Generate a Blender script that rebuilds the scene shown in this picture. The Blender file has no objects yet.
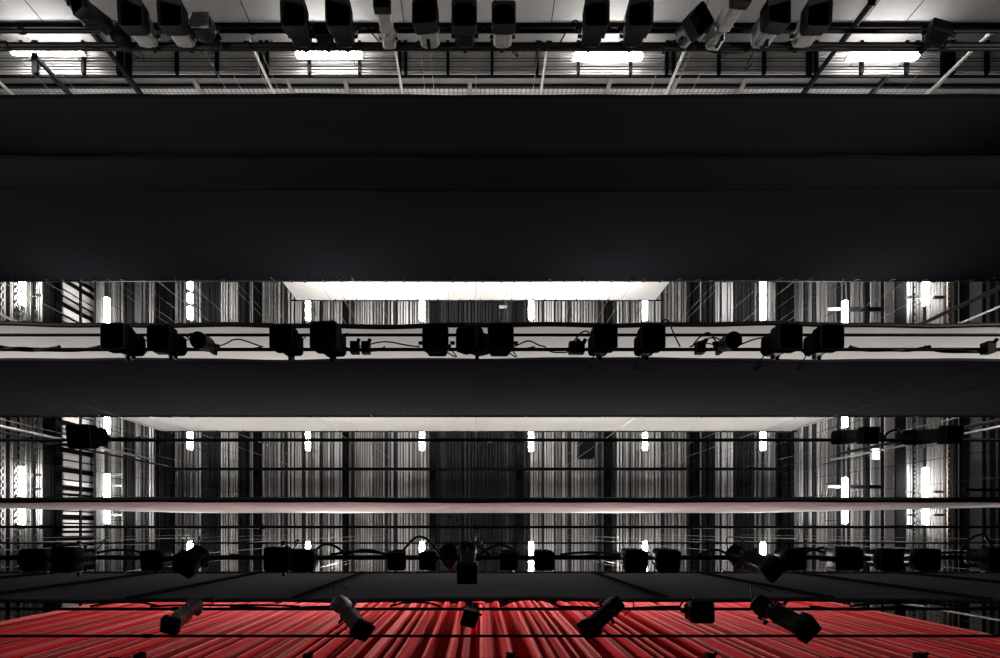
import bpy, math, random
from mathutils import Vector, Matrix
random.seed(7)
SC = bpy.context.scene
COL = SC.collection
# ------------------------------------------------------------------ camera, world, light, exposure
F = 550.0            # focal length in pixels of the 1000 px wide frame
PX, PY = 476.0, 530.0   # zenith point in the frame
CH = 1.2             # camera height above the stage floor
cam_d = bpy.data.cameras.new('camera'); cam = bpy.data.objects.new('camera', cam_d); COL.objects.link(cam)
cam.location = (0, 0, CH); cam.rotation_euler = (math.pi, 0, 0)
cam_d.sensor_width = 36; cam_d.lens = 36 * F / 1000
cam_d.shift_x = (500 - PX) / 1000; cam_d.shift_y = (PY - 329) / 1000
cam_d.clip_start = .05; cam_d.clip_end = 200
SC.camera = cam
world = bpy.data.worlds.new('world'); SC.world = world; world.use_nodes = True
world.node_tree.nodes['Background'].inputs[0].default_value = (.55, .58, .65, 1)
world.node_tree.nodes['Background'].inputs[1].default_value = 0.003
SC.view_settings.view_transform = 'Standard'; SC.view_settings.look = 'None'
SC.view_settings.exposure = 0.0; SC.view_settings.gamma = 1; SC.view_settings.use_curve_mapping = False
SC.cycles.use_denoising = True
SC.cycles.max_bounces = 6; SC.cycles.diffuse_bounces = 4
TUBE = 50.0          # emission of the fluorescent tubes
def area(name, loc, target, size, power, color=(1, .95, .9)):
    l = bpy.data.lights.new(name, 'AREA'); l.energy = power; l.size = size; l.color = color
    o = bpy.data.objects.new(name, l); COL.objects.link(o); o.location = loc
    o.rotation_euler = (Vector(target) - Vector(loc)).to_track_quat('-Z', 'Y').to_euler()
    return o
# unseen lights added to brighten the curtain, backcloths and black borders
for X in (-10, -4.5, 4.5, 10):
    o = area('curtain_added_fill', (X, -.1, CH+17.5), (X*.15, 1.65, CH+8), .3, 235 if abs(X) < 5 else 270); o.data.spread = math.radians(110)
for X in (-8.5, -3, 3, 8.5):  # added backlight that brightens the white cloths from behind
    o = area('backcloth_added_fill', (X, -4.1, CH+13.2), (X, -2.9, CH+9.6), .6, 500)
for X in (-4, 4):
    o = area('backcloth_added_fill', (X, -10.8, CH+17), (X*.8, -8.4, CH+17.5), .5, 420); o.data.spread = math.radians(130)
for sx in (-1, 1):  # added side fill that lifts the black borders
    o = area('border_added_fill', (sx*12.5, -3.3, CH+5), (0, -6.6, CH+10.5), .6, 260); o.data.spread = math.radians(80)

def W(px, py, Z):
    return Vector(((px - PX) * Z / F, (py - PY) * Z / F, Z + CH))

# ------------------------------------------------------------------ materials
MATS = {}
def mat(name, col, rough=.6, metal=0, noise=0, nscale=6, emit=0, sheen=0, sheen_col=None, transl=0, coat=0, stretch=(1,1,1), spec=.5):
    m = bpy.data.materials.new(name); m.use_nodes = True
    nt = m.node_tree; b = nt.nodes['Principled BSDF']; out = nt.nodes['Material Output']
    b.inputs['Base Color'].default_value = (*col, 1); b.inputs['Roughness'].default_value = rough
    b.inputs['Metallic'].default_value = metal
    b.inputs['Specular IOR Level'].default_value = spec
    tc = nt.nodes.new('ShaderNodeTexCoord')
    mp = nt.nodes.new('ShaderNodeMapping'); mp.inputs['Scale'].default_value = stretch
    nt.links.new(tc.outputs['Object'], mp.inputs['Vector'])
    nz = nt.nodes.new('ShaderNodeTexNoise'); nz.inputs['Scale'].default_value = nscale; nz.inputs['Detail'].default_value = 4
    nt.links.new(mp.outputs['Vector'], nz.inputs['Vector'])
    mx = nt.nodes.new('ShaderNodeMix'); mx.data_type = 'RGBA'
    k = noise
    mx.inputs[6].default_value = (*[max(0, c * (1 - k)) for c in col], 1)
    mx.inputs[7].default_value = (*[min(1, c * (1 + k)) for c in col], 1)
    nt.links.new(nz.outputs['Fac'], mx.inputs[0]); nt.links.new(mx.outputs[2], b.inputs['Base Color'])
    if emit:
        b.inputs['Emission Color'].default_value = (1, .965, .93, 1); b.inputs['Emission Strength'].default_value = emit
    if sheen:
        b.inputs['Sheen Weight'].default_value = sheen; b.inputs['Sheen Roughness'].default_value = .4
        b.inputs['Sheen Tint'].default_value = (*(sheen_col or col), 1)
    if transl:
        tr = nt.nodes.new('ShaderNodeBsdfTranslucent'); nt.links.new(mx.outputs[2], tr.inputs['Color'])
        ms = nt.nodes.new('ShaderNodeMixShader'); ms.inputs[0].default_value = transl
        nt.links.new(b.outputs[0], ms.inputs[1]); nt.links.new(tr.outputs[0], ms.inputs[2]); nt.links.new(ms.outputs[0], out.inputs['Surface'])
    MATS[name] = m
    return m
mat('black_cloth', (.0026, .0026, .0033), .95, noise=.25, nscale=3, stretch=(.3, 1, 3), spec=0)
mat('black_cloth_soft', (.0095, .0095, .0120), .95, noise=.2, nscale=3, stretch=(.3, 1, 3), spec=0)
mat('border_charcoal', (.026, .026, .031), .95, noise=.2, nscale=3, stretch=(.3, 1, 3), spec=0)
mat('grey_cloth', (.056, .056, .064), .95, noise=.15, nscale=3, stretch=(.3, 1, 3), spec=0)
mat('shadow_strip_and_hem', (.004, .004, .005), .9, spec=0)  # for hems, and for strips painting lift-line shadows on the grey border
mat('white_cloth', (.84, .825, .81), .9, noise=.04, nscale=2, transl=.5, spec=0)
mat('white_border_cloth', (.76, .76, .77), .9, noise=.06, nscale=2, transl=.2, spec=0)
mat('red_velvet', (.56, .015, .026), .9, noise=.35, nscale=1.2, stretch=(2, 1, .25), sheen=.5, sheen_col=(.95, .42, .40), spec=0)
mat('red_lining', (.95, .006, .035), .9, noise=.1, nscale=4, spec=0)
mat('black_pipe', (.0035, .0035, .004), .55, 0, noise=.3, nscale=8, spec=0.12)
mat('lamp_black', (.005, .005, .0055), .5, 0, noise=.3, nscale=12, spec=0.15)
mat('hood_black', (.005, .005, .005), .8, noise=.2, spec=.15)
mat('lamp_grey', (.22, .22, .22), .4, .4, noise=.3, nscale=12)
mat('lens_glass', (.003, .003, .004), .4, 0, spec=.05, noise=.1)
mat('rubber', (.008, .008, .008), .6, noise=.1, spec=0.1)
mat('steel', (.42, .41, .40), .35, .9, noise=.3, nscale=14)
mat('wire_steel', (.30, .29, .28), .4, .6, noise=.1)
mat('slat_light', (.46, .455, .45), .55, .2, noise=.25, nscale=2, stretch=(1, .3, 1))
mat('slat_mid', (.21, .208, .207), .6, .2, noise=.3, nscale=2, stretch=(1, .3, 1), spec=0.3)
mat('grating_steel', (.50, .49, .48), .5, .2, noise=.1, nscale=3, spec=.3)
mat('slat_dark', (.035, .035, .037), .6, .2, noise=.4, nscale=2, stretch=(1, .3, 1), spec=0.1)
mat('beam_black', (.0035, .0035, .004), .6, .1, noise=.4, nscale=5, spec=0.05)
mat('plate_dark', (.014, .0145, .018), .7, noise=.3, nscale=3, spec=0.1)
mat('plate_brown', (.06, .042, .036), .7, noise=.6, nscale=9, spec=0.1)
mat('plate_light', (.40, .385, .38), .8, noise=.1, nscale=4)
mat('roof_dark', (.10, .10, .105), .9, noise=.3, nscale=1, spec=0.1)
mat('side_wall', (.12, .12, .125), .9, noise=.3, nscale=1, spec=0.1)
mat('panel_grey', (.155, .152, .15), .75, noise=.12, nscale=.7)
mat('floor_black', (.02, .02, .02), .5, noise=.3, nscale=2)
mat('housing_white', (.7, .7, .7), .5)
mat('red_plastic', (.7, .06, .03), .5)
tube_m = mat('tube_light', (1, 1, 1), .5, emit=TUBE)
m = mat('tiled_wall', (.5, .5, .5), .7)
nt = m.node_tree; br = nt.nodes.new('ShaderNodeTexBrick'); br.offset = 0
br.inputs['Color1'].default_value = (.34, .33, .32, 1); br.inputs['Color2'].default_value = (.28, .27, .265, 1); br.inputs['Mortar'].default_value = (.09, .09, .09, 1)
br.inputs['Scale'].default_value = 1; br.inputs['Mortar Size'].default_value = .02; br.inputs['Brick Width'].default_value = .16; br.inputs['Row Height'].default_value = .30
sp = nt.nodes.new('ShaderNodeSeparateXYZ'); cb = nt.nodes.new('ShaderNodeCombineXYZ'); tc = nt.nodes.new('ShaderNodeTexCoord')
nt.links.new(tc.outputs['Object'], sp.inputs[0]); nt.links.new(sp.outputs[0], cb.inputs[0]); nt.links.new(sp.outputs[2], cb.inputs[1])
nt.links.new(cb.outputs[0], br.inputs['Vector']); nt.links.new(br.outputs['Color'], nt.nodes['Principled BSDF'].inputs['Base Color'])

# ------------------------------------------------------------------ mesh helpers
def axes(d):
    d = d.normalized(); a = Vector((0, 0, 1)) if abs(d.z) < .9 else Vector((1, 0, 0))
    u = d.cross(a).normalized(); return u, d.cross(u).normalized()
class MB:
    def __init__(s): s.v = []; s.f = []; s.sm = []
    def add(s, vs, fs, smooth=False):
        n = len(s.v); s.v += [tuple(p) for p in vs]; s.f += [tuple(i + n for i in q) for q in fs]; s.sm += [smooth] * len(fs); return s
    def box(s, c, size, R=None):
        hx, hy, hz = [k / 2 for k in size]; c = Vector(c)
        vs = [Vector((x, y, z)) for x in (-hx, hx) for y in (-hy, hy) for z in (-hz, hz)]
        if R is not None: vs = [R @ p for p in vs]
        return s.add([c + p for p in vs], [(0,1,3,2),(4,6,7,5),(0,4,5,1),(2,3,7,6),(0,2,6,4),(1,5,7,3)])
    def span(s, x0, x1, y0, y1, z0, z1):
        return s.box(((x0+x1)/2, (y0+y1)/2, (z0+z1)/2), (abs(x1-x0), abs(y1-y0), abs(z1-z0)))
    def tube(s, pts, r, n=8, caps=True):
        pts = [Vector(p) for p in pts]; rings = []
        u = None
        for i, p in enumerate(pts):
            d = (pts[min(i+1, len(pts)-1)] - pts[max(i-1, 0)]).normalized()
            if u is None: u, w = axes(d)
            else:
                u = (u - d * u.dot(d)).normalized(); w = d.cross(u)
            rr = r[i] if isinstance(r, (list, tuple)) else r
            rings.append([p + (u * math.cos(2*math.pi*k/n) + w * math.sin(2*math.pi*k/n)) * rr for k in range(n)])
        vs = [q for g in rings for q in g]; fs = []
        for i in range(len(pts)-1):
            for k in range(n):
                k2 = (k+1) % n; fs.append((i*n+k, i*n+k2, (i+1)*n+k2, (i+1)*n+k))
        s.add(vs, fs, True)
        if caps: s.add(rings[0], [tuple(range(n))[::-1]]); s.add(rings[-1], [tuple(range(n))])
        return s
    def loft(s, secs, n=6, smooth=True, caps=True):
        """sections (w, h, corner radius, z[, cx, cy]) of rounded rectangles along z"""
        rings = []
        for sec in secs:
            w, h, r, z = sec[:4]; cx, cy = (sec[4], sec[5]) if len(sec) > 4 else (0, 0)
            r = min(r, w/2 - 1e-4, h/2 - 1e-4); ring = []
            for (sx, sy, a0) in ((1,1,0),(-1,1,90),(-1,-1,180),(1,-1,270)):
                for k in range(n):
                    a = math.radians(a0 + 90*k/(n-1))
                    ring.append(Vector((cx + sx*(w/2-r) + r*math.cos(a), cy + sy*(h/2-r) + r*math.sin(a), z)))
            rings.append(ring)
        N = 4*n; vs = [q for g in rings for q in g]; fs = []
        for i in range(len(rings)-1):
            for k in range(N):
                k2 = (k+1) % N; fs.append((i*N+k, i*N+k2, (i+1)*N+k2, (i+1)*N+k))
        s.add(vs, fs, smooth)
        if caps: s.add(rings[0], [tuple(range(N))[::-1]]); s.add(rings[-1], [tuple(range(N))])
        return s
    def build(s, name, m, parent=None, loc=None):
        me = bpy.data.meshes.new(name); me.from_pydata(s.v, [], s.f); me.update()
        me.polygons.foreach_set('use_smooth', s.sm)
        me.materials.append(MATS[m]); o = bpy.data.objects.new(name, me); COL.objects.link(o)
        if parent is not None: o.parent = parent
        if loc is not None: o.location = loc
        return o
def tag(o, label=None, cat=None, group=None, kind=None):
    if label: o['label'] = label
    if cat: o['category'] = cat
    if group: o['group'] = group
    if kind: o['kind'] = kind
    return o
def thing(name, label, cat, loc=(0, 0, 0), group=None):
    o = bpy.data.objects.new(name, None); o.empty_display_size = .2; COL.objects.link(o); o.location = loc
    return tag(o, label, cat, group)
def copy_tree(o, parent=None):
    c = o.copy(); COL.objects.link(c); c.parent = parent
    for ch in [x for x in KIDS.get(o.name, [])]: copy_tree_k(ch, c)
    return c
def copy_tree_k(o, parent):
    c = o.copy(); COL.objects.link(c); c.parent = parent
    for ch in KIDS.get(o.name, []): copy_tree_k(ch, c)
    return c
KIDS = {}
def remember(o):
    KIDS[o.name] = [x for x in bpy.data.objects if x.parent == o]
    for ch in KIDS[o.name]: remember(ch)

# ------------------------------------------------------------------ room shell
GZ = 22.0                     # gridiron underside above the camera
YB, YF = -15.5, 6.5           # upstage and proscenium wall
def struct(mb, name, m): return tag(mb.build(name, m), kind='structure')
struct(MB().span(-22, 22, YB-.3, YF+.3, -.2, 0), 'floor', 'floor_black')
struct(MB().span(-22.3, 22.3, YB-.3, YF+.3, CH+25.5, CH+25.8), 'ceiling', 'roof_dark')
struct(MB().span(-22.3, -22, YB-.3, YF+.3, 0, CH+25.5), 'wall_left', 'side_wall')
struct(MB().span(22, 22.3, YB-.3, YF+.3, 0, CH+25.5), 'wall_right', 'side_wall')
struct(MB().span(-22, 22, YF, YF+.3, 0, CH+25.5), 'wall_front', 'side_wall')
struct(MB().span(-22, 22, YB-.3, YB, 0, CH+19.2), 'wall_back', 'panel_grey')
struct(MB().span(-22, 22, YB-.3, YB, CH+19.2, CH+25.5), 'wall_back_upper', 'tiled_wall')

# vertical posts and panel joints on the back wall
def wall_x(px, py):      # X of a point on the back wall seen at (px,py)
    return (px - PX) * YB / (py - PY)
bp = [(143,96),(72,96),(205,96),(295,96),(350,96),(403,96),(470,94),(540,96),(605,96),(668,96),(735,96),(801,96),(868,96),(925,96),(8,96)]
post_lab = 'steel post on the back wall, at the picture column of '
for i, (px, py) in enumerate(bp):
    X = wall_x(px, py); wide = .10 if i % 2 else .14
    mb = MB().span(X-wide/2, X+wide/2, YB+.0, YB+.12, CH+(12 if i in (0, 11) else 17.4), CH+22)
    o = struct(mb, 'trim_%d' % (i+1), 'plate_dark' if i in (0, 1, 11, 12) else 'panel_grey')
for i, X in enumerate([-13.2, -11.4, -9.1, -6.9, -4.4, -2.2, 0, 2.3, 4.5, 6.8, 9.2, 11.8, 13.1]):
    struct(MB().span(X-.012, X+.012, YB, YB+.012, CH+9, CH+17), 'trim_%d' % (i+20), 'plate_dark')
struct(MB().span(-22, 22, YB, YB+.1, CH+19.1, CH+19.2), 'trim_40', 'plate_dark')
struct(MB().span(-22, 22, YB, YB+.14, CH+16.8, CH+17.0), 'trim_41', 'beam_black')

# ------------------------------------------------------------------ upstage crossover gallery
gz = CH + 17.5; gy1 = -14.45
g = thing('crossover_gallery', 'long grated crossover gallery with black brackets along the pale back wall, above the lanterns', 'gallery', (0, YB, gz))
ys = [YB + .02]
mb = MB()
n = 11
for k in range(n):
    y0 = YB + .06 + k * (gy1 - YB - .06) / n; w = random.choice([.03, .04, .055])
    mb.span(-21.5, 21.5, y0 - YB, y0 + w - YB, 0, .04)
mb.build('grating', 'grating_steel', g)
MB().span(-21.5, 21.5, gy1-YB, gy1-YB+.06, -.04, .02).build('edge_beam', 'beam_black', g)
MB().span(-21.5, 21.5, .3, .33, -.02, .02).build('rail', 'steel', g)
MB().span(-21.5, 21.5, .06, .95, .05, .06).build('floor_mesh', 'slat_dark', g)
for px in (37, 85, 121, 130, 178, 218, 262, 268, 310, 360, 400, 406, 448, 492, 537, 578, 630, 666, 673, 718, 763, 808, 815, 860, 905, 942, 950, 985):
    X = (px - PX) * 17.5 / F; w = .16 if px in (37, 121, 130, 942, 950, 808) else .09
    MB().span(X-w/2, X+w/2, .02, gy1-YB, -.12, -.01).build('bracket', 'beam_black', g)

for px, zb, w, m, lab in ((143, 14.9, .1, 'beam_black', 'black hanger post left of centre'), (801, 14.9, .1, 'beam_black', 'black hanger post right of centre'), (72, 16.6, .1, 'plate_dark', 'short dark hanger post near the leftmost tube'),
        (403, 16.2, .06, 'slat_light', 'pale hanger post just right of the second tube'), (540, 16.2, .06, 'slat_light', 'pale hanger post left of the third tube'), (275, 16.0, .06, 'slat_light', 'pale hanger post just left of the second tube'),
        (665, 16.2, .07, 'slat_light', 'pale hanger post just right of the third tube'), (925, 15.8, .07, 'slat_light', 'pale hanger post right of the last tube'), (14, 16.4, .07, 'slat_light', 'pale hanger post at the far left')):
    Yp = -14.3; X = (px - PX) * Yp / (96 - PY)
    t = thing('hanger_post', lab + ' in front of the back wall gallery', 'post', (X, Yp, CH+zb), 'hanger posts of the back wall gallery')
    MB().span(-w/2, w/2, -w/2, w/2, 0, 25.5-zb).build('post', m, t); MB().span(-w, w, -w, w, -.02, 0).build('foot_plate', m, t)
# ------------------------------------------------------------------ fluorescent lamps
def lamp(px, py, L, Z, along, label, group, th=.16):
    c = W(px, py, Z); t = thing('fluorescent_lamp', label, 'lamp', c, group)
    R = Matrix.Rotation(0 if along == 'x' else math.pi/2, 3, 'Z')
    mb = MB(); e = [(-.5, .35), (-.485, .8), (-.45, 1), (.45, 1), (.485, .8), (.5, .35)]
    mb.tube([R @ Vector((L*a, 0, 0)) for a, _ in e], [th/2*b for _, b in e], 12); mb.build('tube', 'tube_light', t)
    mb = MB(); mb.box((0, 0, th/2+.03), (L+.02, th*.5, .05), R); mb.build('housing', 'housing_white', t)
    for s in (-1, 1):
        MB().box(R @ Vector((s*(L/2+.005), 0, .03)), (.03, th*.4, th*.8), R).build('end_cap', 'housing_white', t)
        MB().tube([R @ Vector((s*L*.35, 0, th/2+.05)), R @ Vector((s*L*.35, 0, (GZ + .12 if along != 'x' else 17.52) - Z))], .012, 6).build('hanger', 'black_pipe', t)
    return t
for px, py, L, d in ((47, 51, 2.25, 'far left'), (329, 54, 2.05, 'left of centre'), (608, 56, 2.15, 'right of centre'), (883, 56, 2.2, 'far right')):
    lamp(px, py, L, 17.1, 'x', 'glowing horizontal fluorescent tube under the back wall gallery, %s of the four' % d, 'fluorescent tubes under the back gallery', .2)
LZ = 20.9; mpp = LZ / F
rows = {22: [(274, 306), (466, 497), (503, 525)], 926: [(272, 306), (467, 498), (503, 525)],
        107: [(297, 325), (405, 434), (473, 499), (503, 524)], 845: [(300, 327), (402, 428), (477, 500), (503, 524)],
        190: [(276, 290), (293, 303), (306, 320), (431, 450), (541, 556)], 763: [(270, 296), (296, 321), (431, 451), (541, 557)],
        308: [(299, 321), (431, 451), (541, 556), (564, 573)], 645: [(299, 321), (432, 451), (541, 558), (562, 573)],
        422: [(300, 321), (431, 451), (541, 556), (557, 563)], 531: [(300, 320), (431, 452), (541, 556), (560, 573)]}
colname = {22: 'leftmost lamp line', 107: 'second lamp line from the left', 190: 'third lamp line from the left', 308: 'fourth lamp line from the left', 422: 'lamp line just left of centre',
           531: 'lamp line just right of centre', 645: 'fourth lamp line from the right', 763: 'third lamp line from the right', 845: 'second lamp line from the right', 926: 'rightmost lamp line'}
for px, rs in rows.items():
    if 100 < px < 900: rs[:0] = [(137, 165), (196, 224)]
    ords = ['upstage end', 'second from upstage', 'third from upstage', 'fourth from upstage', 'fifth from upstage', 'sixth from upstage', 'last downstage']
    for i, (y0, y1) in enumerate(rs):
        lamp(px, (y0+y1)/2, (y1-y0)*mpp - .05, LZ, 'y', 'lit white tube below the slatted grid, %s, %s' % (colname[px], ords[i]), 'fluorescent tubes below the slatted grid', .19)

# ------------------------------------------------------------------ gridiron: slatted bays between beams
YG0, YG1 = YB + .1, YF - .1
kx = GZ / F
def gx(px): return (px - PX) * kx
bays = [(107, 164, 1, 'far left bay beside the outer uprights'), (174, 256, 1, 'second bay from the left'), (261, 344, 1, 'third bay from the left'), (348, 430, 1, 'bay left of the dark centre bay'),
        (436, 516, 0, 'dark centre bay'), (523, 604, 1, 'bay right of the dark centre bay'), (610, 691, 1, 'third bay from the right'), (698, 778, 1, 'second bay from the right'), (790, 868, 1, 'far right bay beside the outer uprights')]
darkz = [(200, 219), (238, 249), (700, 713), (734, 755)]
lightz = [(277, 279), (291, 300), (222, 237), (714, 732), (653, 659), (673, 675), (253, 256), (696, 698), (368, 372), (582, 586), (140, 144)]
for a, b, bright, lab in bays:
    t = thing('gridiron_panel', 'slatted steel grid overhead, ' + lab, 'grid panel', (gx((a+b)/2), 0, CH+GZ), 'slatted grid bays overhead')
    mbs = {'slat_light': MB(), 'slat_mid': MB(), 'slat_dark': MB(), 'plate_dark': MB()}
    cx = gx((a+b)/2); px = a + 1.0
    while px < b - 1.5:
        p = random.choice([2.2, 2.8, 3.2, 3.8]); w = p * random.uniform(.42, .68)
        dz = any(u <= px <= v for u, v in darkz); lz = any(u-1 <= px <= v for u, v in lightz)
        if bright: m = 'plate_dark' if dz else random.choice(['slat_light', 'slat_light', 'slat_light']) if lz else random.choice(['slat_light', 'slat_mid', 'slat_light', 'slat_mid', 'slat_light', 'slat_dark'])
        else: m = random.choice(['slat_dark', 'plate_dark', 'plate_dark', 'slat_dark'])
        h = random.choice([0, .03, .06])
        mbs[m].span(gx(px)-cx, gx(min(px+w, b))-cx, YG0, YG1, h, h + .07)
        px += p if not dz else w + .3
    for m, q in mbs.items():
        if q.v: q.build('slats', m, t)
    for k, y in enumerate([-13.2, -11.0, -9.6, -8.0, -6.5, -5.0, -3.55, -2.4, -.9, .7, 2.2, 3.9]):
        MB().span(gx(a)-cx, gx(b)-cx, y-.04, y+.04, .14, .24).build('cross_bar', 'slat_mid', t)
beams = [(164, 169), (170, 174), (256, 261), (344, 348.5), (430, 436), (516, 523), (604, 610), (691, 697), (779, 784), (785.5, 790)]
bl = ['black steel grid beam, outermost on the left', 'black steel grid beam, second from the left, close beside the outermost', 'black steel grid beam left of the fourth lamp line', 'black steel grid beam third left of the centre axis',
      'black steel grid beam on the left edge of the dark centre bay', 'black steel grid beam on the right edge of the dark centre bay', 'black steel grid beam left of the fourth lamp line from the right',
      'black steel grid beam between the fourth and third lamp lines from the right', 'black steel grid beam, second from the right, close beside the outermost', 'black steel grid beam, outermost on the right']
for (a, b), lab in zip(beams, bl):
    c = gx((a+b)/2); w = gx(b) - gx(a); t = thing('steel_beam', lab, 'beam', (c, 0, CH+GZ-.3), 'black beams under the grid')
    MB().span(-w/2, w/2, YG0, YG1, 0, .035).span(-w*.14, w*.14, YG0, YG1, .035, .33).build('flange', 'beam_black', t)
    MB().span(-w/2, w/2, YG0, YG1, .33, .38).build('top_flange', 'beam_black', t)
t = MB().span(gx(174), gx(779), -2.44, -2.34, CH+GZ-.52, CH+GZ-.32).build('cross_girder', 'beam_black')
tag(t, 'thin black girder crossing the grid beams midway between two battens', 'beam')

# ------------------------------------------------------------------ side galleries (strips that run up and down stage)
def strip(t, name, m, a, b, Z, th=.08, y0=YG0, y1=YG1):
    k = Z / F
    MB().span((a-PX)*k, (b-PX)*k, y0, y1, Z+CH, Z+CH+th).build(name, m, t)
def crossb(t, name, m, a, b, py, Z, w=.09):
    k = Z / F; y = (py-PY)*k
    MB().span((a-PX)*k, (b-PX)*k, y-w/2, y+w/2, Z+CH-.12, Z+CH-.02).build(name, m, t)
GL = thing('fly_gallery', 'left fly gallery with dark decks, pale rails and rung ladders beside the leftmost lamps', 'gallery', (0, 0, 0), 'side fly galleries')
for m, a, b, Z in (('plate_dark', -40, 0, 21), ('slat_mid', 2, 4, 21), ('plate_dark', 5, 9.5, 21.2), ('plate_light', 10, 12.2, 21.2), ('slat_mid', 13.5, 15.5, 21.2), ('plate_dark', 16, 18, 21.2),
                   ('slat_light', 18.5, 20.5, 21.3), ('slat_mid', 22, 23.5, 21.3), ('slat_light', 25, 26.4, 21.3), ('slat_mid', 27.5, 28.5, 21.3), ('slat_light', 29.5, 31, 21.3),
                   ('slat_mid', 36, 37, 21.2), ('slat_light', 38, 39, 21.2), ('slat_light', 40.5, 42.2, 21.2), ('plate_dark', 43, 51, 21), ('plate_dark', 52, 56, 21), ('beam_black', 58, 60.5, 21),
                   ('beam_black', 64, 65.6, 20.9), ('beam_black', 79, 80.6, 20.5), ('slat_dark', 94, 95.4, 21.5), ('slat_mid', 96.2, 99.5, 21.5), ('slat_light', 101, 103, 21.6)):
    strip(GL, 'deck_plate' if b-a > 4 else 'rail', m, a, b, Z)
for a, b in ((124, 125.4), (131.8, 133.4)): strip(GL, 'rail', 'beam_black', a, b, 21.4)
for py in (296, 475, 489): crossb(GL, 'cross_rail', 'plate_light', 34, 42, py, 21)
for py in (360, 475, 486, 515): crossb(GL, 'cross_rail', 'slat_light', 113, 124, py, 21.6)
for a, m in ((1.5, 'slat_light'), (14.6, 'slat_mid'), (16.5, 'slat_mid'), (34.5, 'plate_light'), (57, 'plate_light'), (62.3, 'plate_light'), (21.5, 'slat_light')):
    mb = MB(); py = -20; k = 20.8 / F
    while py < 660:
        L = random.uniform(2.0, 6.5) if a > 50 else 2.6
        mb.span((a-.9-PX)*k, (a+.9-PX)*k, (py-PY)*k, (py+L-PY)*k, 20.8+CH, 20.85+CH)
        py += random.choice([6.5, 7, 8]) + (L if a > 50 else 0) * .4
    mb.span((a-.9-PX)*k, (a-.7-PX)*k, (-20-PY)*k, (665-PY)*k, 20.8+CH, 20.85+CH)
    mb.build('rung_ladder', m, GL)
GL_wall = thing('guide_bar_rack', 'bright upright guide bars seen edge on at the left gallery', 'guide rack', (0, 0, 0))
mbA, mbB = MB(), MB(); y = -14.5
XW = (94-PX)*22/F
while y < YF-.3:
    h = random.choice([.1, .16, .24]); z0 = 22*382/411*1.0
    (mbA if random.random() < .72 else mbB).span(XW-.05, XW, y, y+h, CH+z0-.1, CH+22.2)
    y += h + random.choice([.06, .1, .2])
for q in (mbA, mbB): q.span(XW-.045, XW-.04, -14.5, YF-.2, CH+22.15, CH+22.25)
mbA.build('guide_bars', 'plate_light', GL_wall); mbB.build('guide_bars', 'slat_mid', GL_wall)
MB().span(XW-.3, XW-.24, -15, YF-.1, CH+20.3, CH+22.3).build('back_panel', 'beam_black', GL_wall)

GR = thing('fly_gallery', 'right fly gallery with pale plates, a dark deck and bright slats around the rightmost lamps', 'gallery', (0, 0, 0), 'side fly galleries')
for m, a, b, Z in (('beam_black', 868.5, 870, 21), ('beam_black', 882.4, 884.2, 21), ('plate_light', 884.6, 895, 21.3), ('plate_dark', 896, 906, 21.1), ('slat_light', 907, 909.5, 21.3), ('slat_light', 911, 912, 21.3), ('slat_mid', 913, 916, 21.3),
                   ('slat_light', 917, 918.5, 21.3), ('slat_mid', 919.5, 923, 21.3), ('slat_light', 928, 930.5, 21.3), ('slat_light', 932, 934, 21.3), ('plate_light', 935, 936.6, 21.3), ('slat_light', 938, 940, 21.3), ('plate_light', 941.4, 943.6, 21.3),
                   ('plate_brown', 945, 952, 21.1), ('slat_mid', 953, 955, 21.2), ('beam_black', 956, 958, 21), ('slat_light', 958.6, 960, 21.3), ('beam_black', 961, 963, 21), ('plate_dark', 964, 969.5, 21.2), ('plate_light', 970, 983, 21.3),
                   ('beam_black', 984, 986, 21), ('slat_mid', 986.5, 990, 21.3), ('slat_dark', 991, 995, 21.3), ('slat_mid', 996, 998, 21.3), ('slat_dark', 999, 1003, 21.3), ('plate_dark', 1005, 1040, 21.3)):
    strip(GR, 'deck_plate' if b-a > 4 else 'rail', m, a, b, Z)
x = 871
while x < 882:
    strip(GR, 'rail', random.choice(['slat_light', 'slat_mid']), x, x+1.3, 21.5); x += 2.1
for py in (298, 492, 515): crossb(GR, 'cross_rail', 'plate_light', 905, 920, py, 21); crossb(GR, 'cross_rail', 'slat_dark', 932, 942, py, 21)
for py in (310, 487): crossb(GR, 'cross_rail', 'plate_light', 826, 844, py, 21.2); crossb(GR, 'cross_rail', 'plate_dark', 848, 882, py, 21.2, .14)
crossb(GR, 'cross_rail', 'beam_black', 962, 1010, 490, 20.8, .1)
for a, m in ((914.5, 'plate_dark'), (948.5, 'slat_light')):
    mb = MB(); py = -20; k = 20.8 / F
    while py < 660:
        mb.span((a-.8-PX)*k, (a+.8-PX)*k, (py-PY)*k, (py+2-PY)*k, 20.8+CH, 20.85+CH); py += random.choice([4, 5, 7])
    mb.span((a-.8-PX)*k, (a-.6-PX)*k, (-20-PY)*k, (665-PY)*k, 20.8+CH, 20.85+CH)
    mb.build('rung_ladder', m, GR)

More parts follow.
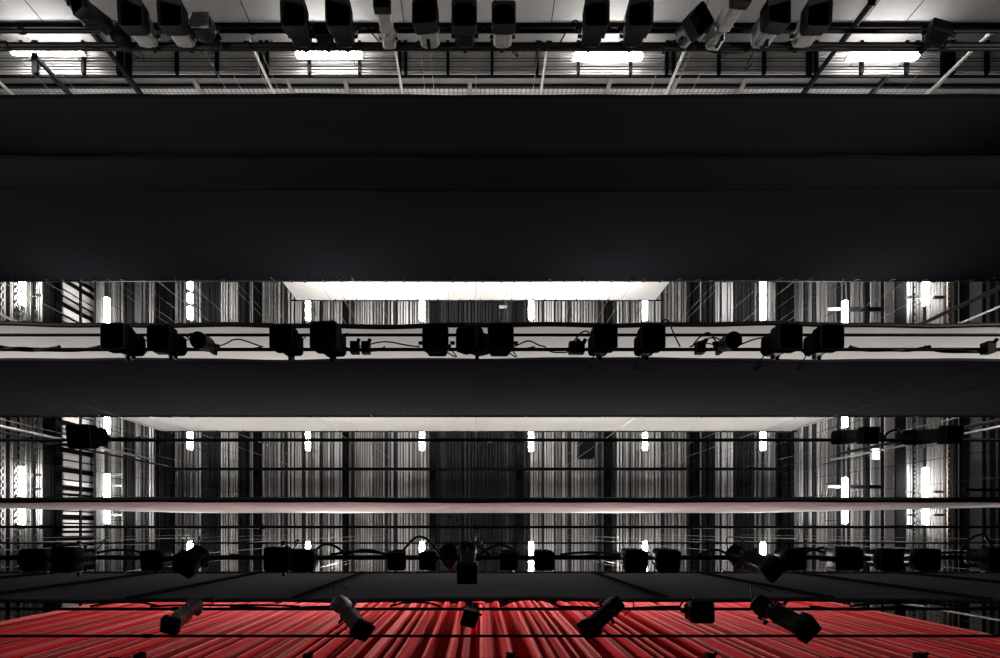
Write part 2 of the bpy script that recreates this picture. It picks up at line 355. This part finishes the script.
# ------------------------------------------------------------------ battens with lift lines
def batten(px_y, Z, label, r=.03, half=13, xs=(-10.6, -7.1, -3.5, 0, 3.5, 7.1, 10.6), wires=True, twin=None, mname='black_pipe', wmat='wire_steel'):
    c = W(PX, px_y, Z); t = thing('batten', label, 'batten', c, 'flown battens')
    MB().tube([(-half, 0, 0), (half, 0, 0)], r, 8).build('pipe', mname, t)
    if twin:
        MB().tube([(-half, 0, twin), (half, 0, twin)], r, 8).build('pipe', mname, t)
        for x in xs: MB().span(x-.02, x+.02, -.015, .015, 0, twin).build('strut', mname, t)
    if wires:
        for x in xs:
            MB().tube([(x, 0, .02), (x, 0, GZ - Z + .1)], .0045, 5).build('lift_line', wmat, t)
            MB().tube([(x-.04, 0, 0), (x+.04, 0, 0)], r*1.5, 8).build('pipe_clamp', 'black_pipe', t)
    return c
B_T1 = batten(45, 8.3, 'batten carrying the top row of lanterns near the back wall', .034, twin=.06, xs=(-10.6, -7.1, -4.15, -3.9, -3.45, -.85, -.7, .95, 1.1, 2.9, 3.3, 3.6, 7.1, 10.6))
B_T2 = batten(31, 8.6, 'bare batten above the top row of lanterns against the pale wall', .032)
batten(47.5, 8.6, 'thinner batten just below the top row lantern batten', .02, wires=False)
B_M = batten(349.5, 6.0, 'batten carrying the middle row of lanterns before the white cloth', .02, wmat='black_pipe', xs=(-10.6, -6.9, 6.9, 10.6))
batten(335, 6.2, 'bare batten just above the middle row of lanterns before the white cloth', .018, wmat='black_pipe', xs=(-10.6, -6.9, 6.9, 10.6))
B_S = batten(440, 6.5, 'batten with one lantern left and two right, over the slatted grid', .02, wmat='black_pipe', xs=(-10.6, -6.9, 6.9, 10.6))
batten(527, 9.0, 'thin batten just below the narrow grey border', .022)
batten(543, 8.0, 'thinnest batten above the crowded lantern row', .012)
B_E = batten(557.5, 6.0, 'crowded lantern batten over the lowest grey border', .026)
B_R = batten(609, 6.4, 'lantern batten across the upper part of the red curtain', .018, wmat='black_pipe', xs=(-10.6, -7.1, -3.5, 3.5, 7.1, 10.6))
batten(636, 6.0, 'bare batten across the lower part of the red curtain', .016, wmat='black_pipe', xs=(-10.6, -7.1, -3.6, 3.6, 7.1, 10.6))
B_L = batten(659.5, 5.6, 'batten along the lower edge of the picture over the red curtain', .018, wmat='black_pipe', xs=(-10.6, -7.1, -3.7, 3.7, 7.1, 10.6))

# ------------------------------------------------------------------ hanging cloths
def cloth(name, label, cat, m, pyb, Y, Zb, Zt, half, wave=.012, hem=0.026, wavy=.0, ties=0, topf=None, nx=160, nz=10, halfR=None, shadow_strips=None, group=None, top_pipe=True, tie_m='black_pipe', hem_m=None):
    t = thing(name, label, cat, (0, Y, CH+Zb), group)
    ph = [random.uniform(0, 6.28) for _ in range(6)]
    hr = halfR or half
    def yo(x, f): return wave * (math.sin(x*1.7+ph[0]) * .5 + math.sin(x*4.1+ph[1]) * .3 + math.sin(x*.6+ph[2]) * .6) * (1 - f*.9)
    def zb(x): return wavy * (math.sin(x*.9+ph[3]) + .6*math.sin(x*2.3+ph[4]))
    vs, fs = [], []
    for i in range(nx+1):
        x = -half + (half+hr)*i/nx; zt = (topf(x) if topf else Zt) - Zb
        for j in range(nz+1):
            f = j/nz; z = zb(x)*(1-f) + f*zt; vs.append((x, yo(x, f), z))
    for i in range(nx):
        for j in range(nz):
            a = i*(nz+1)+j; fs.append((a, a+nz+1, a+nz+2, a+1))
    MB().add(vs, fs, True).build('cloth', m, t)
    if hem:
        MB().tube([(-half + (half+hr)*i/nx, yo(-half + (half+hr)*i/nx, 0), zb(-half + (half+hr)*i/nx)) for i in range(nx+1)], hem, 6).build('hem', hem_m or ('shadow_strip_and_hem' if 'black' in m else m), t)
    if shadow_strips:
        for x in shadow_strips:
            MB().tube([(x, yo(x, 0)-.02, .02), (x, yo(x, 1)-.02, (Zt-Zb)*1.0-.03)], .026, 6).build('shadow_strip_and_hem', 'shadow_strip_and_hem', t)  # dark strip painted in as the shadow of a lift line
    if top_pipe and not topf:
        MB().tube([(-half-.2, 0, Zt-Zb+.03), (hr+.2, 0, Zt-Zb+.03)], .03, 8).build('top_pipe', 'black_pipe', t)
        for x in (-10.6, -7.1, -3.5, 0, 3.5, 7.1, 10.6):
            if -half < x < hr: MB().tube([(x, 0, Zt-Zb+.03), (x, 0, GZ-Zb+.1)], .005, 5).build('lift_line', 'wire_steel', t)
    if ties:
        proto = MB().tube([(0, 0, .1), (.01, .02, .03), (-.012, -.03, -.04), (.02, -.05, -.13)], .02, 5).build('tie', tie_m, t, (-half+.2, 0, Zt-Zb))
        for i in range(1, ties):
            c = proto.copy(); COL.objects.link(c); c.parent = t
            c.location = (-half+.2 + (half+hr-.4)*i/(ties-1) + random.uniform(-.05, .05), 0, Zt-Zb); c.rotation_euler = (0, 0, random.uniform(0, 6.2))
    return t
def yof(py, Z): return (py-PY)*Z/F
bb = 'black borders'
cloth('black_border', 'uppermost black border, its hem just under the back wall gallery', 'border', 'black_cloth_soft', 96, yof(96, 9), 9, 12, 12.4, group=bb, wavy=.003, hem=.026)
cloth('black_border', 'narrow-looking black border between the two wide ones', 'border', 'black_cloth_soft', 157, yof(157, 9), 9, 12, 12.4, group=bb, wavy=.003)
cloth('black_border', 'widest blackest border with ties along its edge against the bright grid opening', 'border', 'black_cloth', 191, yof(191, 9), 9, 12.2, 12.6, group=bb, ties=70, wavy=.006)
cloth('black_border', 'black border hanging directly below the middle lantern row', 'border', 'border_charcoal', 360, yof(360, 8), 8, 11.9, 12.6, group=bb, ties=60, wavy=.022)
cloth('grey_border', 'charcoal border with painted upright lift-line shadows just above the red curtain', 'border', 'grey_cloth', 600, yof(600, 6.6), 6.6, 10.75, 12.6, wave=.015, ties=50, shadow_strips=(-10.2, -8.15, -6.2, -4.2, -2.2, 2.3, 4.3, 6.2, 8.2, 10.2))
cloth('white_cyclorama', 'far white backcloth, small bright trapezoid under the widest black border', 'backcloth', 'white_cloth', 300, yof(300, 20), 12.6, 20, 6.52, wave=.02, group='white backcloths', ties=34)
cloth('white_cyclorama', 'wide white backcloth behind the middle lantern row, its top above the black border', 'backcloth', 'white_cloth', 431, yof(431, 16), 7.73, 16, 9.14, wave=.02, hem=.035, hem_m='black_pipe', group='white backcloths', ties=40)
def gtop(x):
    a = abs(x); return 16.2 if a < 8.2 else 16.2 - (a-8.2)*1.25 if a < 11.4 else 12.2
cloth('white_border', 'narrow pale border crossing the slatted grid with a thick black lower pipe', 'border', 'white_border_cloth', 500, yof(500, 9.2), 9.2, 16.2, 12.4, wave=.008, hem=.045, hem_m='black_pipe', topf=gtop)

# ------------------------------------------------------------------ red house curtain
def curtain_half(x0, x1, lab, ph):
    t = thing('house_curtain', lab, 'curtain', (0, 1.65, 0), 'halves of the red house curtain')
    n = int(abs(x1-x0)/.022); vs, fs = [], []
    rs = random.Random(ph); A = [rs.uniform(0, 6.28) for _ in range(8)]
    zs = [.04, 3.5, 5.5, 7, 8.5, 10, 12, 14.0]
    for i in range(n+1):
        x = x0 + (x1-x0)*i/n
        for z in zs:
            f = z/14
            wx = x + .12*math.sin(x*1.1+A[0]) + .03*math.sin(z*.4+A[5])
            s = math.sin(wx*2*math.pi/.36+A[1]+1.2*math.sin(wx*2.3+A[6])); s2 = math.sin(wx*2*math.pi/.17+A[2]+math.sin(wx*1.7+A[7])); s3 = math.sin(wx*2*math.pi/1.3+A[3])
            y = (.075*math.copysign(abs(s)**.8, s)*(.55+.45*s3) + .042*s2*(.5+.5*abs(s3)) + .05*s3) * (1 - .25*f)
            vs.append((x, y, z))
    m = len(zs)
    for i in range(n):
        for j in range(m-1):
            a = i*m+j; fs.append((a, a+m, a+m+1, a+1))
    MB().add(vs, fs, True).build('drape', 'red_velvet', t)
    MB().tube([(x0, 0, 14.0), (x1, 0, 14.0)], .04, 8).build('curtain_track', 'black_pipe', t)
    return t
curtain_half(-8.5, .0, 'left half of the red velvet house curtain', 3)
ch = curtain_half(.0, 8.0, 'right half of the red velvet house curtain, its bright leading edge at the centre', 5)
MB().tube([(-.04, -.42, .1), (-.03, -.27, 8), (.0, -.13, 13.8)], .045, 8).build('leading_edge', 'red_lining', ch)

# ------------------------------------------------------------------ lanterns
def cable_pts(a, b, sag, n=8):
    a, b = Vector(a), Vector(b)
    return [a.lerp(b, i/n) + Vector(sag) * math.sin(math.pi*i/n) for i in range(n+1)]
def clamp_yoke(t, w, drop):
    MB().span(-.02, .02, -.05, .05, -.05, .05).tube([(0, 0, -.05), (0, 0, -.11)], .014, 6).tube([(.02, 0, -.02), (.09, 0, -.02)], .008, 6).build('hook_clamp', 'black_pipe', t)
    mb = MB(); h = w/2 + .02
    mb.span(-h, h, -.02, .02, -.115, -.105).span(-h-.006, -h, -.02, .02, -drop-.03, -.105).span(h, h+.006, -.02, .02, -drop-.03, -.105)
    mb.build('yoke', 'lamp_black', t)
    for s in (-1, 1): MB().tube([(s*h, 0, -drop), (s*(h+.05), 0, -drop)], .02, 8).build('knob', 'black_pipe', t)
def fresnel(nm='fresnel_spotlight', grey=False):
    t = thing(nm, '', 'lantern'); D = .21; clamp_yoke(t, .25, D)
    body = MB().loft([(.13, .12, .04, .17), (.19, .18, .05, .15), (.205, .205, .045, .04), (.205, .205, .045, -.05), (.265, .265, .045, -.075)])
    for k in range(7): body.loft([(.21, .21, .04, .12-k*.022), (.217, .217, .04, .114-k*.022), (.21, .21, .04, .108-k*.022)])
    h = body.build('housing', 'lamp_grey' if grey else 'lamp_black', t, (0, 0, -D))  # grey variant: paler colour stands in for light on the body sides
    MB().loft([(.265, .265, .045, -.075), (.272, .272, .04, -.21), (.25, .25, .035, -.21), (.24, .24, .04, -.10)]).build('hood', 'hood_black', h)
    MB().loft([(.2, .2, .09, -.105), (.14, .14, .065, -.12), (.05, .05, .02, -.127)]).build('lens', 'lens_glass', h)
    MB().span(.104, .11, -.05, .05, -.03, .1).build('side_plate', 'lamp_grey', h)
    MB().tube(cable_pts((.03, 0, .16), (.16, 0, .27), (.1, .05, .1)), .007, 6).build('cable', 'rubber', h)
    return t
def profile(nm='profile_spotlight', grey=False):
    t = thing(nm, '', 'lantern'); D = .28; clamp_yoke(t, .22, D)
    gm = 'lamp_grey' if grey else 'lamp_black'  # paler grey puts the light on the body into its colour
    body = MB().loft([(.10, .10, .03, .30), (.17, .17, .05, .27), (.19, .19, .05, .1), (.16, .16, .07, .06), (.17, .17, .08, 0), (.20, .20, .05, -.03)])
    for k in range(6): body.loft([(.195, .195, .05, .25-k*.026), (.208, .208, .05, .243-k*.026), (.195, .195, .05, .236-k*.026)])
    h = body.build('housing', gm, t, (0, 0, -D))
    MB().loft([(.20, .20, .05, -.03), (.185, .185, .04, -.05), (.185, .185, .03, -.36), (.19, .19, .02, -.37)]).build('lens_tube', gm, h)
    mb = MB().loft([(.19, .19, .012, -.35), (.235, .235, .012, -.36), (.235, .235, .012, -.47), (.21, .21, .012, -.47), (.2, .2, .012, -.38)])
    mb.build('colour_frame', 'hood_black', h)
    MB().loft([(.17, .17, .08, -.385), (.10, .10, .045, -.392)]).build('lens', 'lens_glass', h)
    for s in (-1, 1): MB().span(-.012, .012, s*.10, s*.15, -.025, -.01).build('shutter_handle', 'steel', h)
    MB().span(.093, .10, -.04, .04, -.32, -.1).build('side_rail', 'lamp_black' if not grey else 'lamp_grey', h)
    MB().tube(cable_pts((.02, 0, .3), (-.2, 0, .24), (-.06, .06, .2)), .007, 6).build('cable', 'rubber', h)
    return t
def par():
    t = thing('par_can', '', 'lantern'); D = .2; clamp_yoke(t, .17, D)
    body = MB().loft([(.08, .08, .04, .17), (.10, .10, .05, .12), (.15, .15, .075, .07), (.165, .165, .082, .02), (.165, .165, .082, -.12), (.18, .18, .09, -.13), (.18, .18, .09, -.15)], 7)
    h = body.build('housing', 'lamp_black', t, (0, 0, -D))
    MB().loft([(.15, .15, .074, -.151), (.09, .09, .044, -.158)], 7).build('lens', 'lens_glass', h)
    MB().tube([(.09+.02*math.cos(a), .02*math.sin(a)*3, -.14) for a in [i*.5 for i in range(8)]], .005, 5).build('clip', 'black_pipe', h)
    MB().tube(cable_pts((0, 0, .17), (.16, 0, .18), (.03, .06, .08)), .007, 6).build('cable', 'rubber', h)
    return t
def flood():
    t = thing('small_floodlight', '', 'lantern'); D = .16; clamp_yoke(t, .2, D)
    body = MB().loft([(.13, .09, .01, .07), (.19, .14, .015, .05), (.19, .14, .015, -.05)])
    for k in range(8): body.span(-.085+k*.0235, -.079+k*.0235, -.085, .085, -.03, .09)
    h = body.build('housing', 'lamp_black', t, (0, 0, -D))
    MB().span(-.085, .085, -.06, .06, -.058, -.05).build('lens', 'lens_glass', h)
    return t
def ledhead():
    t = thing('moving_head', '', 'lantern'); D = .3; clamp_yoke(t, .34, D)
    h = MB().loft([(.2, .2, .09, .14), (.32, .32, .14, .08), (.34, .34, .15, -.02), (.32, .32, .15, -.1)], 7).build('housing', 'lamp_black', t, (0, 0, -D))
    mb = MB()
    for k in range(6): mb.span(-.13, .13, -.125+k*.045, -.105+k*.045, -.125, -.10)
    mb.build('louvre_grille', 'lamp_grey', h)
    MB().loft([(.30, .16, .03, -.0), (.32, .2, .03, -.09)]).build('base_box', 'lamp_black', t)
    return t
PROTO = {'fresnel': fresnel(), 'profile': profile(), 'greyprofile': profile('profile_spotlight', True), 'greyfresnel': fresnel('fresnel_spotlight', True), 'par': par(), 'flood': flood(), 'led': ledhead()}
for p in PROTO.values(): remember(p)
USED = set()
RN = random.Random(11)
def hang(kind, bat, px, aim, label, group, scale=1.0, up=False):
    """hang a lantern at picture column px on batten bat; aim (dx, dy) per unit of drop"""
    p = PROTO[kind]; Z = bat.z - CH
    if kind in USED: o = copy_tree(p); first = False
    else: o = p; USED.add(kind); first = True
    if not first:
        kids = [c for c in o.children] if False else None
    o.location = ((px-PX)*Z/F, bat.y, bat.z)
    o.scale = (scale,)*3
    dx, dy = aim
    pan = math.atan2(dx, -dy) if (dx or dy) else 0; tilt = math.atan(math.hypot(dx, dy))
    # body light direction local -Z ; tilt about X by -t sends it to -Y... pan turns that to the aim
    o.rotation_euler = (0, 0, pan)
    TILT.append((o, -tilt))
    o['label'] = label; o['category'] = 'lantern' if kind != 'flood' else 'floodlight'; o['group'] = group
    return o
TILT = []
g1 = 'top row of stage lanterns'
for kind, px, aim, sc, lab in (
    ('profile', 122, (-.38, .1), 1.0, 'slim black lantern leaning left, first in the top row'),
    ('greyfresnel', 153, (.0, .1), 1.32, 'big square-fronted lantern in the top row, second from the left'),
    ('greyfresnel', 190, (.0, .1), 1.32, 'big square-fronted lantern in the top row, third from the left'),
    ('led', 213, (.0, -.1), .95, 'round louvred fixture in the top row beside the third lantern'),
    ('fresnel', 305, (.0, .1), 1.32, 'big lantern above the left centre tube, left one of the close pair'),
    ('flood', 328, (0, .0), 1.3, 'small finned floodlight hung between the two big lanterns left of centre'),
    ('fresnel', 347, (.0, .1), 1.32, 'big lantern above the left centre tube, right one of the close pair'),
    ('greyprofile', 390, (0, .05), 1.0, 'slim lantern showing its grey back, just left of the three central ones'),
    ('greyfresnel', 430, (-.12, .0), 1.32, 'tilted square lantern in the top row, left of the central three'),
    ('fresnel', 465, (.0, .1), 1.32, 'short pale-bodied lantern in the top row at the centre'),
    ('greyfresnel', 502, (.0, 0), 1.25, 'square lantern with lit ribs in the top row just right of centre'),
    ('fresnel', 589, (.0, .1), 1.32, 'big lantern over the right centre tube, left one of the close pair'),
    ('fresnel', 630, (.0, .1), 1.32, 'big lantern over the right centre tube, right one of the close pair'),
    ('greyfresnel', 684, (.25, .25), 1.2, 'pale grey lantern turned sideways in the top row'),
    ('greyprofile', 713, (.1, .0), 1.1, 'long lantern with a bright pierced side rail in the top row'),
    ('greyfresnel', 757, (.12, .0), 1.32, 'tilted square lantern in the top row, second from the right'),
    ('greyfresnel', 797, (.0, .1), 1.32, 'big square lantern in the top row, last on the right'),
    ('flood', 925, (.1, -.35), 1.5, 'small ribbed fixture hanging alone at the top right corner')):
    hang(kind, B_T1, px, aim, lab, g1, sc)
g2 = 'middle row of stage lanterns'
for kind, px, aim, sc, lab in (
    ('fresnel', 140, (-.12, 0), 1.0, 'lantern at the left end of the middle row'),
    ('fresnel', 181, (-.1, 0), .94, 'second lantern from the left in the middle row, close by the first'),
    ('par', 214, (-.02, .1), .98, 'small round lantern in the left of the middle row'),
    ('fresnel', 296, (-.12, 0), .94, 'lantern in the middle row touching the round-backed one, left of it'),
    ('fresnel', 337, (-.12, 0), 1.06, 'bulky round-backed lantern in the middle row below the fourth lamp line'),
    ('fresnel', 438, (0, 0), .98, 'squarish black lantern in the middle row just left of centre'),
    ('greyfresnel', 477, (-.7, 0), .95, 'steeply tilted lantern with a pale side in the middle row'),
    ('fresnel', 499, (0, 0), .98, 'squarish black lantern in the middle row just right of the tilted one'),
    ('fresnel', 596, (.05, 0), .94, 'lantern with a grey flank alone right of centre in the middle row'),
    ('fresnel', 641, (.03, 0), .94, 'lantern under the arched cable in the middle row'),
    ('par', 719, (.0, .1), .98, 'small round lantern in the right of the middle row'),
    ('fresnel', 767, (.12, 0), .98, 'second lantern from the right end of the middle row'),
    ('fresnel', 808, (.05, 0), .94, 'lantern at the right end of the middle row')):
    hang(kind, B_M, px, aim, lab, g2, sc)
g3 = 'lanterns on the outer ends of the thin batten'
for kind, px, aim, sc, lab in (
    ('fresnel', 104, (.0, .15), 1.0, 'black lantern hung at the left end under the black border'),
    ('profile', 836, (0, .12), .78, 'long black lantern below the second lamp line from the right'),
    ('profile', 908, (0, .12), .85, 'long black lantern farthest right below the black border')):
    hang(kind, B_S, px, aim, lab, g3, sc)
g4 = 'crowded row of lanterns over the grey border'
for kind, px, aim, sc, lab in (
    ('fresnel', 57, (0, .05), .85, 'black lantern at the left end of the crowded row'),
    ('fresnel', 92, (-.12, 0), .95, 'black lantern second from the left in the crowded row'),
    ('fresnel', 168, (0, .12), .78, 'black lantern just left of the diagonal one in the crowded row'),
    ('fresnel', 203, (-.3, .5), .85, 'diagonally tipped black lantern below the third lamp line from the left'),
    ('fresnel', 290, (-.05, 0), .95, 'left lantern of the pair below the fourth lamp line in the crowded row'),
    ('fresnel', 312, (0, .1), .85, 'right lantern of the pair below the fourth lamp line in the crowded row'),
    ('fresnel', 400, (0, .2), .7, 'small box lantern left of the lamp line beside centre in the crowded row'),
    ('greyfresnel', 430, (0, .2), .68, 'small lantern directly under the lamp line left of centre'),
    ('par', 450, (0, -.6), 1.0, 'cable-wrapped lantern rising above the crowded row left of centre'),
    ('profile', 468, (0, .38), .85, 'upright long lantern reaching onto the grey border at the centre'),
    ('fresnel', 507, (0, .2), .7, 'small box lantern right of the upright long one'),
    ('fresnel', 541, (0, .15), .75, 'box lantern beside the lamp line right of centre'),
    ('fresnel', 627, (0, .15), .85, 'left lantern of the pair flanking the fourth lamp line from the right'),
    ('fresnel', 658, (0, .15), .85, 'right lantern of the pair flanking the fourth lamp line from the right'),
    ('profile', 736, (.25, .25), .85, 'diagonal black lantern below the third lamp line from the right'),
    ('fresnel', 778, (0, .05), .8, 'low black lantern right of the diagonal one in the crowded row'),
    ('flood', 830, (0, 0), 1.5, 'small flat fixture alone in the right of the crowded row'),
    ('fresnel', 868, (0, .05), .85, 'black lantern with a lit top edge, left of the right end pair'),
    ('fresnel', 903, (0, .05), .85, 'black lantern, right of the pair near the right end'),
    ('fresnel', 968, (0, 0), .9, 'black lantern at the right end of the crowded row')):
    hang(kind, B_E, px, aim, lab, g4, sc)
g5 = 'lanterns over the red curtain'
for kind, px, aim, sc, lab in (
    ('greyprofile', 197, (-.1, .35), .75, 'box-fronted lantern over the left part of the red curtain'),
    ('greyprofile', 352, (.95, .7), .85, 'pale diagonal lantern pointing down right over the red curtain'),
    ('profile', 471, (-.03, .1), .72, 'small dark lantern over the centre split of the red curtain'),
    ('profile', 602, (-1.1, .65), .85, 'dark diagonal lantern pointing down left over the red curtain'),
    ('fresnel', 690, (.0, -.1), .9, 'low black box lantern tucked under the grey border over the red curtain'),
    ('profile', 762, (.25, .25), 1.0, 'large dark diagonal lantern over the right part of the red curtain')):
    hang(kind, B_R, px, aim, lab, g5, sc)
bpy.context.view_layer.update()
kidmap = {}
for o in bpy.data.objects:
    if o.parent: kidmap.setdefault(o.parent.name, []).append(o)
for o, tl in TILT:
    for c in kidmap.get(o.name, []):
        if c.name.startswith('housing'): c.rotation_euler = (tl, 0, 0)

# ------------------------------------------------------------------ cables along the battens
def cable_run(bat, segs, label, r=.012):
    Z = bat.z - CH; t = thing('cable', label, 'cable', bat, 'cables looped along the battens')
    for (a, b, sg) in segs:
        xa, xb = (a-PX)*Z/F, (b-PX)*Z/F; n = 12; j = RN.uniform(.2, .8)
        pts = [(xa+(xb-xa)*i/n, -.03 + sg*math.sin(math.pi*i/n)*.9, .0 + .03*math.sin(i*.8)) for i in range(n+1)]
        MB().tube(pts, r, 6).build('loop', 'rubber', t)
    return t
cable_run(B_M, [(180, 263, .03), (215, 262, -.08), (345, 385, .06), (352, 420, -.05), (480, 535, .02), (512, 545, -.06), (545, 575, .08), (570, 600, -.18), (650, 680, -.32), (690, 735, -.1), (692, 722, -.16), (735, 790, -.1), (812, 836, -.26)], 'thin black cables arching between the middle row lanterns', .008)
cable_run(B_M, [(0, 100, .05), (-20, 60, .03), (850, 930, .05), (925, 1010, .07)], 'heavy cable drooping along both ends of the middle batten', .018)
cable_run(B_E, [(-10, 30, .05), (88, 150, -.06), (230, 290, .03), (330, 390, -.04), (345, 385, -.06), (310, 345, -.13), (400, 440, -.22), (440, 490, -.15), (480, 520, -.12), (545, 600, .03), (560, 620, -.03), (730, 700, -.06), (780, 830, -.08), (800, 870, -.1), (925, 990, -.03), (960, 1000, -.25)], 'tangled black cables along the crowded lantern batten', .014)
cable_run(B_R, [(90, 160, -.06), (150, 300, -.02), (230, 330, .02), (390, 440, -.06), (500, 560, -.1), (560, 680, .02), (610, 620, .12), (680, 700, -.1), (810, 900, .04), (850, 960, -.05), (900, 1000, .03)], 'cables wound along the batten over the red curtain', .012)
cable_run(B_T1, [(60, 110, .1), (100, 150, .12), (180, 240, .1), (300, 330, -.3), (350, 380, -.25), (440, 470, .08), (545, 590, .12), (590, 560, -.35), (640, 690, .1), (700, 760, .2), (800, 860, .1), (860, 1000, .06)], 'cables hanging along the top row lantern batten', .012)
cable_run(B_S, [(30, 85, .1), (105, 140, .02), (862, 885, -.12), (880, 915, .05), (885, 905, -.1)], 'short black cables beside the outer lanterns of the thin batten', .016)

# tall upright cable bundles at both sides (radial in the picture)
def riser(px, py, Z0, Z1, r, label, m='black_pipe'):
    k = Z0/F; X, Y = (px-PX)*k, (py-PY)*k
    t = MB().tube([(X, Y, CH+Z0), (X, Y, CH+(Z0+Z1)/2), (X, Y, CH+Z1)], r, 8).build('cable_riser', m); tag(t, label, 'cable riser', 'upright cable risers at the sides'); return t
riser(1010, 283, 14, 22, .06, 'thick upright cable riser at the right behind the bright slats')
riser(1015, 300, 15, 22, .035, 'thinner upright cable riser parallel below the thick right one', 'steel')
riser(1005, 419, 12, 17.5, .045, 'upright cable riser crossing the rightmost lamps at batten level')
riser(1008, 425, 12, 18, .03, 'pale upright riser just below the dark right one', 'steel')
riser(-10, 424, 12, 18, .035, 'pale upright riser crossing the far left gallery', 'steel')
riser(-10, 430, 12, 19, .03, 'dark upright riser beside the pale left one')
riser(-5, 312, 13, 17, .03, 'pale upright riser at the far left under the bright opening', 'steel')
riser(1010, 640, 10, 14, .03, 'pale rope at the right edge of the red curtain', 'wire_steel')
riser(1010, 622, 9, 14, .022, 'pale rope outside the right edge of the red curtain', 'wire_steel')
# small lamp box on the right gallery
c = W(876, 454, 19); t = thing('work_lamp', 'small bright lamp box hanging below the right diagonal riser', 'lamp', c)
MB().box((0, 0, .06), (.24, .36, .1)).build('housing', 'housing_white', t); MB().box((0, 0, 0), (.2, .32, .03)).build('diffuser', 'tube_light', t)
MB().tube([(0, 0, .1), (0, 0, GZ-19)], .015, 6).build('hanger', 'black_pipe', t)
c = W(587, 449, 20); t = thing('junction_box', 'square brown-black box hanging in front of the grid right of centre', 'box', c)
MB().loft([(.55, .62, .03, 0), (.57, .66, .03, .05), (.57, .66, .03, .35)]).build('box_body', 'plate_dark', t); MB().tube([(0, 0, .35), (0, 0, 2)], .02, 6).build('hanger', 'black_pipe', t)
c = W(503, 307, 21.94); t = thing('sign_plate', 'small pale plate on the dark centre bay', 'plate', c)
MB().box((0, 0, 0), (.3, .12, .04)).build('plate', 'plate_light', t); MB().box((0, 0, .04), (.34, .16, .03)).build('backing', 'plate_dark', t)
# small clamps and hooks on the battens over white
def hook(px, bat, lab, s=1.0):
    Z = bat.z-CH; t = thing('pipe_hook', lab, 'hook', ((px-PX)*Z/F, bat.y, bat.z), 'small empty hooks on the battens')
    MB().span(-.04*s, .04*s, -.07*s, .04*s, -.05, .05).build('jaw', 'black_pipe', t); MB().tube([(0, 0, 0), (.05*s, -.09*s, -.05)], .02*s, 6).build('bolt', 'black_pipe', t)
for px, lab in ((160, 'empty hook near the left end of the middle batten'), (355, 'empty hook right of the bulky lantern in the middle row'), (366, 'socket box right of the bulky lantern'), (573, 'socket box left of the grey-flanked lantern'), (580, 'empty hook left of the grey-flanked lantern'), (700, 'cluster of plugs between arched cables'), (988, 'dark bracket at the far right of the middle batten')):
    hook(px, B_M, lab, 1.1)
for px, lab in ((140, 'bright clamp at the lower left over the red curtain'), (308, 'small clamp at the lower edge left of centre'), (510, 'small clamp at the lower edge near the curtain split'), (710, 'pale clamp at the lower edge right of centre'), (920, 'white clamp at the lower right over the red curtain')):
    o = hook(px, B_L, lab, .9)
